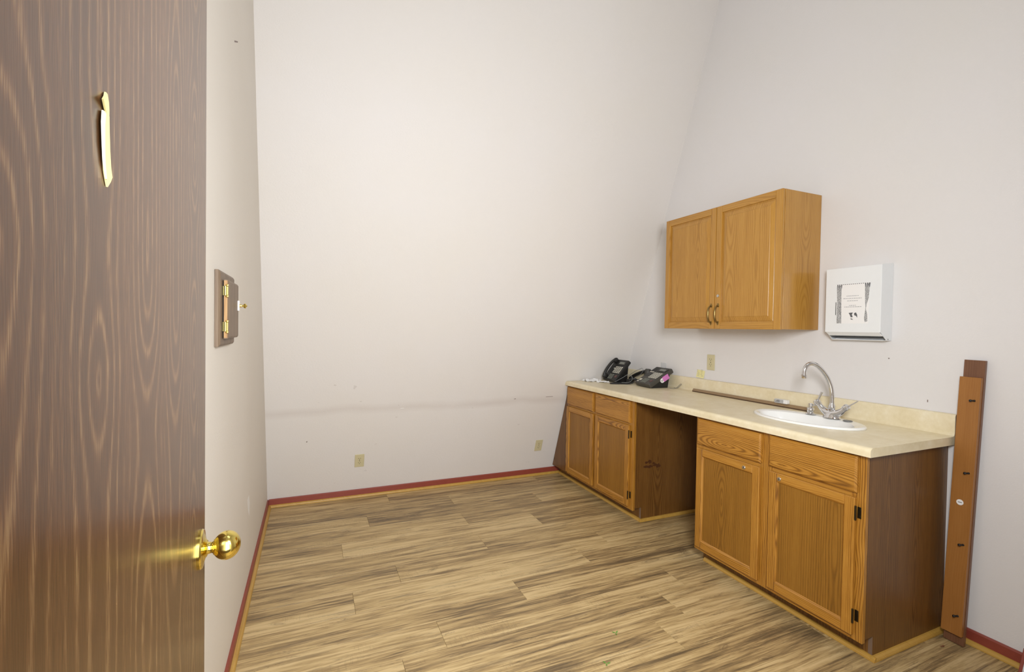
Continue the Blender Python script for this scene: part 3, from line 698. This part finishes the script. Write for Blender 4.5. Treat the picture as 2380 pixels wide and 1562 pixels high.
part(MB().box((XL+.0212, 1.8405, 1.330), (XL+.0312, 1.8425, 1.525)), 'door_edge', M_pineedge, dr, kb_, label='paler edge of the hatch door')
part(MB().box((XL+.0165, 1.852, 1.335), (XL+.0206, 2.062, 1.52)), 'spacer', M_blackd, kb_, kb_)
for hz in (1.368, 1.490):
    h = MB().lathe([(.0042, -.016), (.0042, .016)], (XL+.0255, 1.8365, hz), (0, 0, 1), 14)
    h.box((XL+.0185, 1.837, hz-.016), (XL+.0345, 1.8402, hz+.016), .0004)
    hh = part(h, 'hinge', M_brassd, kb_, kb_, True, 'brass hinge')
    for sg in (1, -1): part(MB().lathe([(.0045, 0), (.0045, .001), (.003, .003), (.001, .0035)], (XL+.0315, 1.8372, hz+sg*.0185), (0, -1, 0), 12), 'screw', M_brass, hh, kb_, True)
kn = part(MB().box((XL+.0352, 2.046, 1.428), (XL+.0410, 2.066, 1.466), .0006), 'knob_plate', M_paper, kb_, kb_)
part(MB().lathe([(.006, 0), (.0055, .006), (.004, .010), (.0045, .013), (.0085, .016), (.0095, .020), (.0085, .022), (.004, .024), (.002, .026), (.0008, .027)], (XL+.0400, 2.057, 1.447), (1, 0, 0), 16), 'knob', M_brass, kn, kb_, True)

# ---------------------------------------------------------------- framed panel at the right edge of the photograph
p0, p1 = Vector((2.668, .903, .0012)), Vector((2.709, .903, .092))
zz2 = (p1-p0).normalized(); Mf = basis((0, -1, 0), zz2.cross(Vector((0, -1, 0))), zz2, p0)
fp = thing('framed_panel', 'small maroon-framed pale panel leaning low against the right wall at the photo edge', 'panel', M=Mf)
f2 = 1 if (zz2.cross(Vector((0, -1, 0)))).x < 0 else -1
HT = (p1-p0).length
MB().box((0, 0, 0), (.010, f2*.008, HT), .001).box((.20, 0, 0), (.210, f2*.008, HT), .001).box((.0102, 0, 0), (.1998, f2*.008, .010), .001).box((.0102, 0, HT-.010), (.1998, f2*.008, HT), .001).build('frame', M_red, fp)
MB().box((.009, f2*.002, .009), (.201, f2*.005, HT-.009)).build('backing', M_white, fp)

# ---------------------------------------------------------------- telephones
def phone(label, origin, tilt, yaw, handset, scl=1):
    """local x = width (left to right for the user), y = up the face, z = out of the face"""
    xdir = Matrix.Rotation(yaw, 3, 'Z') @ Vector((0, -1, 0))
    inn = Matrix.Rotation(yaw, 3, 'Z') @ Vector((1, 0, 0))
    ydir = inn*math.cos(tilt) + Vector((0, 0, 1))*math.sin(tilt)
    M = basis(xdir, ydir, xdir.cross(ydir), origin) @ Matrix.Scale(scl, 4)
    o = thing('desk_phone', label, 'telephone', M=M, group='black office desk phones')
    W, H, T = .19, .225, .034
    MB().box((0, 0, -T), (W, H, 0), .007, 2).build('body', M_black if handset else M_greyp, o)
    # wedge stand underneath: foot reaches down to the counter
    ft = H*math.sin(tilt)
    back = (M.to_3x3().inverted() @ Vector((0, 0, -scl)))
    top_l = Vector((0, H*.80, -T)); base = top_l + back*((origin[2]-CZ-.0012)/scl + H*.80*math.sin(tilt) - T*math.cos(tilt))
    low = Vector((0, H*.10, -T)) + back*max(.001, ((origin[2]-CZ-.0012)/scl + H*.10*math.sin(tilt) - T*math.cos(tilt)))
    MB().prism([Vector((.02, H*.10, -T+.001)), low+Vector((.02, 0, 0)), base+Vector((.02, 0, 0)), top_l+Vector((.02, .02, .001))], (W-.04, 0, 0)).build('stand', M_blackd, o)
    # display
    d = MB().box((.075, H-.062, -.001), (W-.010, H-.018, .0035), .002).build('display_bezel', M_black, o)
    MB().box((.094, H-.052, .0034), (W-.026, H-.028, .0042)).build('display', M_lcd, d)
    # programmable keys with pale label strips
    kk = 0
    for r in range(5):
        for c in range(4):
            x0, y0 = .080+c*.0255, H-.080-r*.0148
            kcp = MB().box((x0, y0-.0080, -.001), (x0+.019, y0, .0028), .0008).build('line_key', M_key, o)
    # dial keys
    for r in range(4):
        for c in range(3):
            x0, y0 = .066+c*.0215, .060-r*.0130
            MB().box((x0, y0-.009, -.001), (x0+.016, y0, .0030), .001).build('dial_key', M_keyd, o)
    MB().box((.148, .030, -.001), (.175, .054, .003), .001).build('function_key', plain('maroon_key', (96, 66, 62), .5), o)
    if handset:
        MB().box((.012, .072, -.001), (.060, .150, .0006)).build('cradle_recess', M_blackd, o)
        MB().box((.062, .120, 0), (.092, .127, .002)).build('name_strip', M_key, o)
        hs = MB().tube([(.032, .012, .020), (.032, .055, .034), (.032, .112, .039), (.032, .168, .034), (.032, .212, .020)], .0125, 14, smooth=5)
        hs.lathe([(.023, 0), (.025, .006), (.024, .020), (.018, .025)], (.032, .026, .003), (0, -.1, 1), 20); hs.lathe([(.023, 0), (.025, .006), (.024, .020), (.018, .025)], (.032, .200, .003), (0, .1, 1), 20)
        hs.build('handset', M_black, o, smooth=True)
    else:
        MB().box((.010, .158, -.001), (.060, .212, .0007), .0002).build('cradle_recess', M_blackd, o)
        MB().box((.012, .090, -.001), (.060, .142, .0008)).build('cradle_recess', M_black, o)
        MB().box((.014, .146, 0), (.062, .154, .002)).build('name_strip', M_key, o)
        MB().box((.016, .032, 0), (.044, .052, .0008)).build('paper_label', M_key, o)['label'] = 'pale paper label'
        MB().box((.014, .014, 0), (.034, .024, .0008)).build('paper_label', M_key, o)
        t = MB().box((W+.0006, .118, -.050), (W+.003, .172, -.012), .0008).build('pink_tag', M_pink, o); t['label'] = 'pink and white tag on the side'
        MB().lathe([(.017, 0), (.017, .0018)], (W+.0006, .110, -.033), (1, 0, 0), 20).build('tag_end', M_paper, t)
        MB().box((W+.0020, .099, -.040), (W+.0030, .117, -.026)).build('tag_print', M_copy, t)
    return o
phone('black desk phone with handset on, tipped up steeply against the leaning wall', (2.405, 3.522, .9372), math.radians(50), 0, True)
phone('black desk phone without handset, pink tag on its side, nearer the sink', (2.47, 3.155, .9475), math.radians(30), -.10, False, 1.1)

# loose handset between the phones
hd = thing('loose_handset', 'loose black telephone handset lying between the two desk phones', 'handset', (2.645, 3.30, CZ))
hb = MB().tube([(-.012, .098, .038), (-.010, .060, .060), (-.006, .012, .080), (-.002, -.035, .096), (.002, -.085, .108)], .0155, 14, smooth=5)
hb.build('grip', M_black, hd, smooth=True)
MB().lathe([(.024, 0), (.027, .005), (.026, .034), (.018, .044)], (-.012, .098, .0028), (0, .10, 1), 20).build('mouthpiece', M_black, hd, smooth=True)
MB().lathe([(.022, 0), (.029, .006), (.028, .050), (.020, .062)], (.002, -.096, .068), (.04, -.06, 1), 20).build('earpiece', M_greyp, hd, smooth=True)
# power adapter
pa = thing('power_adapter', 'black plug-in power adapter among the cords between the phones', 'adapter', (2.515, 3.275, CZ))
MB().box((-.026, -.022, .0008), (.026, .022, .040), .006, 2, M=Matrix.Rotation(.35, 4, 'Z')).build('case', M_blackd, pa)
MB().box((-.012, -.034, .018), (-.010, -.020, .024)).box((.004, -.034, .018), (.006, -.020, .024)).build('prongs', M_steel, pa)['kind'] = 'stuff'
def cord(label, pts, r, mat, cat='cord', group='phone cords on the counter'):
    o = MB().tube(pts, r, 8, smooth=8).build('phone_cord', mat, None, smooth=True); return tag(o, label, cat, group)
z0_ = CZ+.0048
cord('thick black cord looping on the counter in front of the phones', [(2.60, 3.325, z0_+.002), (2.53, 3.318, z0_), (2.46, 3.318, z0_), (2.39, 3.322, z0_), (2.345, 3.315, z0_), (2.335, 3.285, z0_), (2.37, 3.262, z0_), (2.42, 3.245, z0_), (2.455, 3.225, z0_), (2.475, 3.205, z0_+.006), (2.50, 3.196, z0_+.018), (2.56, 3.20, z0_+.03)], .0042, M_cord)
cord('second black cord lying flat beside the thick one', [(2.56, 3.30, z0_), (2.50, 3.305, z0_), (2.44, 3.300, z0_), (2.385, 3.295, z0_), (2.372, 3.282, z0_), (2.40, 3.270, z0_), (2.45, 3.256, z0_), (2.475, 3.235, z0_), (2.485, 3.222, z0_)], .0034, M_cord)
cord('grey thin wire looping high over the front of the cord pile', [(2.385, 3.308, z0_+.010), (2.43, 3.310, z0_+.028), (2.47, 3.300, z0_+.050), (2.505, 3.290, z0_+.070), (2.525, 3.262, z0_+.060), (2.515, 3.240, z0_+.034), (2.48, 3.238, z0_+.012), (2.43, 3.272, z0_+.008)], .0024, M_cordg)
cord('thin grey wire arching over the loose handset', [(2.59, 3.43, z0_), (2.605, 3.40, z0_+.05), (2.635, 3.35, z0_+.095), (2.640, 3.29, z0_+.118), (2.625, 3.25, z0_+.128), (2.595, 3.20, z0_+.110), (2.545, 3.180, z0_+.078), (2.48, 3.180, z0_+.044)], .0016, M_cordg)
cord('thin grey wire ending in a loop right of the pink-tagged phone', [(2.675, 2.915, z0_), (2.672, 2.895, z0_-.001), (2.668, 2.865, z0_+.004), (2.672, 2.845, z0_+.022), (2.676, 2.835, z0_+.034), (2.672, 2.842, z0_+.036), (2.655, 2.875, z0_), (2.62, 2.905, z0_-.0015)], .0016, M_cordg)
# coiled handset cord
pts = []
base = [Vector((2.590, 3.395, CZ+.013)), Vector((2.572, 3.352, CZ+.015)), Vector((2.560, 3.328, CZ+.018)), Vector((2.565, 3.29, CZ+.040)), Vector((2.572, 3.245, CZ+.030)), Vector((2.580, 3.195, CZ+.016))]
NN = 320
for i in range(NN+1):
    t = i/NN*(len(base)-1); k = min(int(t), len(base)-2); c = base[k].lerp(base[k+1], t-k); d = (base[k+1]-base[k]).normalized()
    u = d.orthogonal().normalized(); v = d.cross(u); a = i/NN*2*PI*34
    pts.append(c + (u*math.cos(a)+v*math.sin(a))*.0085)
o = MB().tube(pts, .0026, 5).build('coiled_cord', M_cord, None, smooth=True); tag(o, 'black coiled handset cord heaped between the two phones', 'cord', 'phone cords on the counter')
# white papers at the wall end
def crumple(name, label, cx, cy_, w_, h_, rot, seed, hgt):
    r = random.Random(seed); mb = MB(); N = 9
    g = [[Vector((cx + math.cos(rot)*(i/(N-1)-.5)*w_ - math.sin(rot)*(j/(N-1)-.5)*h_ + r.uniform(-.004, .004), cy_ + math.sin(rot)*(i/(N-1)-.5)*w_ + math.cos(rot)*(j/(N-1)-.5)*h_ + r.uniform(-.004, .004), CZ+.0015+r.random()**2*hgt)) for j in range(N)] for i in range(N)]
    V = [[mb.bm.verts.new(p) for p in row] for row in g]
    for i in range(N-1):
        for j in range(N-1): mb.bm.faces.new((V[i][j], V[i+1][j], V[i+1][j+1], V[i][j+1]))
    o = mb.build(name, M_paper); s = o.modifiers.new('t', 'SOLIDIFY'); s.thickness = .0006; s.offset = 1
    return tag(o, label, 'paper', 'white papers at the counter end')
crumple('crumpled_paper', 'crumpled white wrapper on the counter at the back wall end', 2.30, 3.53, .15, .10, .2, 1, .020)
crumple('crumpled_paper', 'flatter white paper scrap in front of the steep desk phone', 2.345, 3.425, .105, .08, -.5, 2, .010)

# ---------------------------------------------------------------- marks on the paint
W_ = {o.name: o for o in COL.objects if o.name.startswith('wall_') or o.name == 'baseboard_back'}
M_mark = plain('grey_scuff', (140, 126, 120), .8); M_spk = plain('white_filler', (236, 234, 230), .7)
def mark_back(x, z, w_, h_, mat, nm_):
    MB().prism([(x-w_/2, bw(z-h_/2)-.0001, z-h_/2), (x+w_/2, bw(z-h_/4)-.0001, z-h_/4), (x+w_*.4, bw(z+h_/2)-.0001, z+h_/2), (x-w_*.45, bw(z+h_/4)-.0001, z+h_/4)], (0, -.0006, -.0002)).build(nm_, mat, W_['wall_back'])
for a in ((1.611, .768, .018, .007, M_mark), (-.026, .511, .008, .012, M_mark), (1.944, .772, .075, .005, M_mark), (.6556, .7365, .03, .006, M_spk)):
    mark_back(*a, 'filler_patch' if a[4] is M_spk else 'scuff_mark')
for y, z, a, b in ((1.432, 1.2525, .006, .006), (1.263, 1.059, .004, .012)):
    MB().box((XR-.0006, y-a/2, z-b/2), (XR-.0001, y+a/2, z+b/2)).build('scuff_mark', M_mark, W_['wall_right'])
MB().prism([(XL+.0001, 2.705, .475), (XL+.0001, 2.765, .480), (XL+.0001, 2.80, .43), (XL+.0001, 2.785, .365), (XL+.0001, 2.745, .40)], (.0006, 0, 0)).build('filler_patch', M_spk, W_['wall_left'])
MB().prism([(XL+.0001, 2.20, 2.515), (XL+.0001, 2.29, 2.562), (XL+.0001, 2.29, 2.568), (XL+.0001, 2.20, 2.522)], (.0006, 0, 0)).build('scuff_mark', M_mark, W_['wall_left'])

# ---------------------------------------------------------------- scraps on the floor
def leaf(label, x, y, a):
    o = thing('leaf_scrap', label, 'leaf', (x, y, 0), group='green leaf scraps on the floor')
    for k in range(3):
        t = a + k*2.0; dx, dy = math.cos(t), math.sin(t)
        mb = MB(); P = [(0, 0), (.009, .0035), (.018, .0), (.009, -.0035)]
        mb.prism([(dx*p-dy*q, dy*p+dx*q, .0006+.003*(p/.018)) for p, q in P], (0, 0, .0005)); mb.build('leaflet', M_leaf, o)
leaf('tiny green leaf scrap on the floor, the one farther from the door', 1.2786, 1.7283, .4)
leaf('tiny green leaf scrap on the floor, the one at the photo bottom edge', 1.1281, 1.5817, 2.1)
dl = MB().tube([(2.56, 1.115, .003), (2.572, 1.108, .005), (2.585, 1.112, .003)], lambda t: .0032*(1-abs(2*t-1))+.0006, 6, smooth=3).build('dried_leaf', M_tan)
tag(dl, 'tiny curled brown leaf on the floor beside the right cabinet', 'leaf')
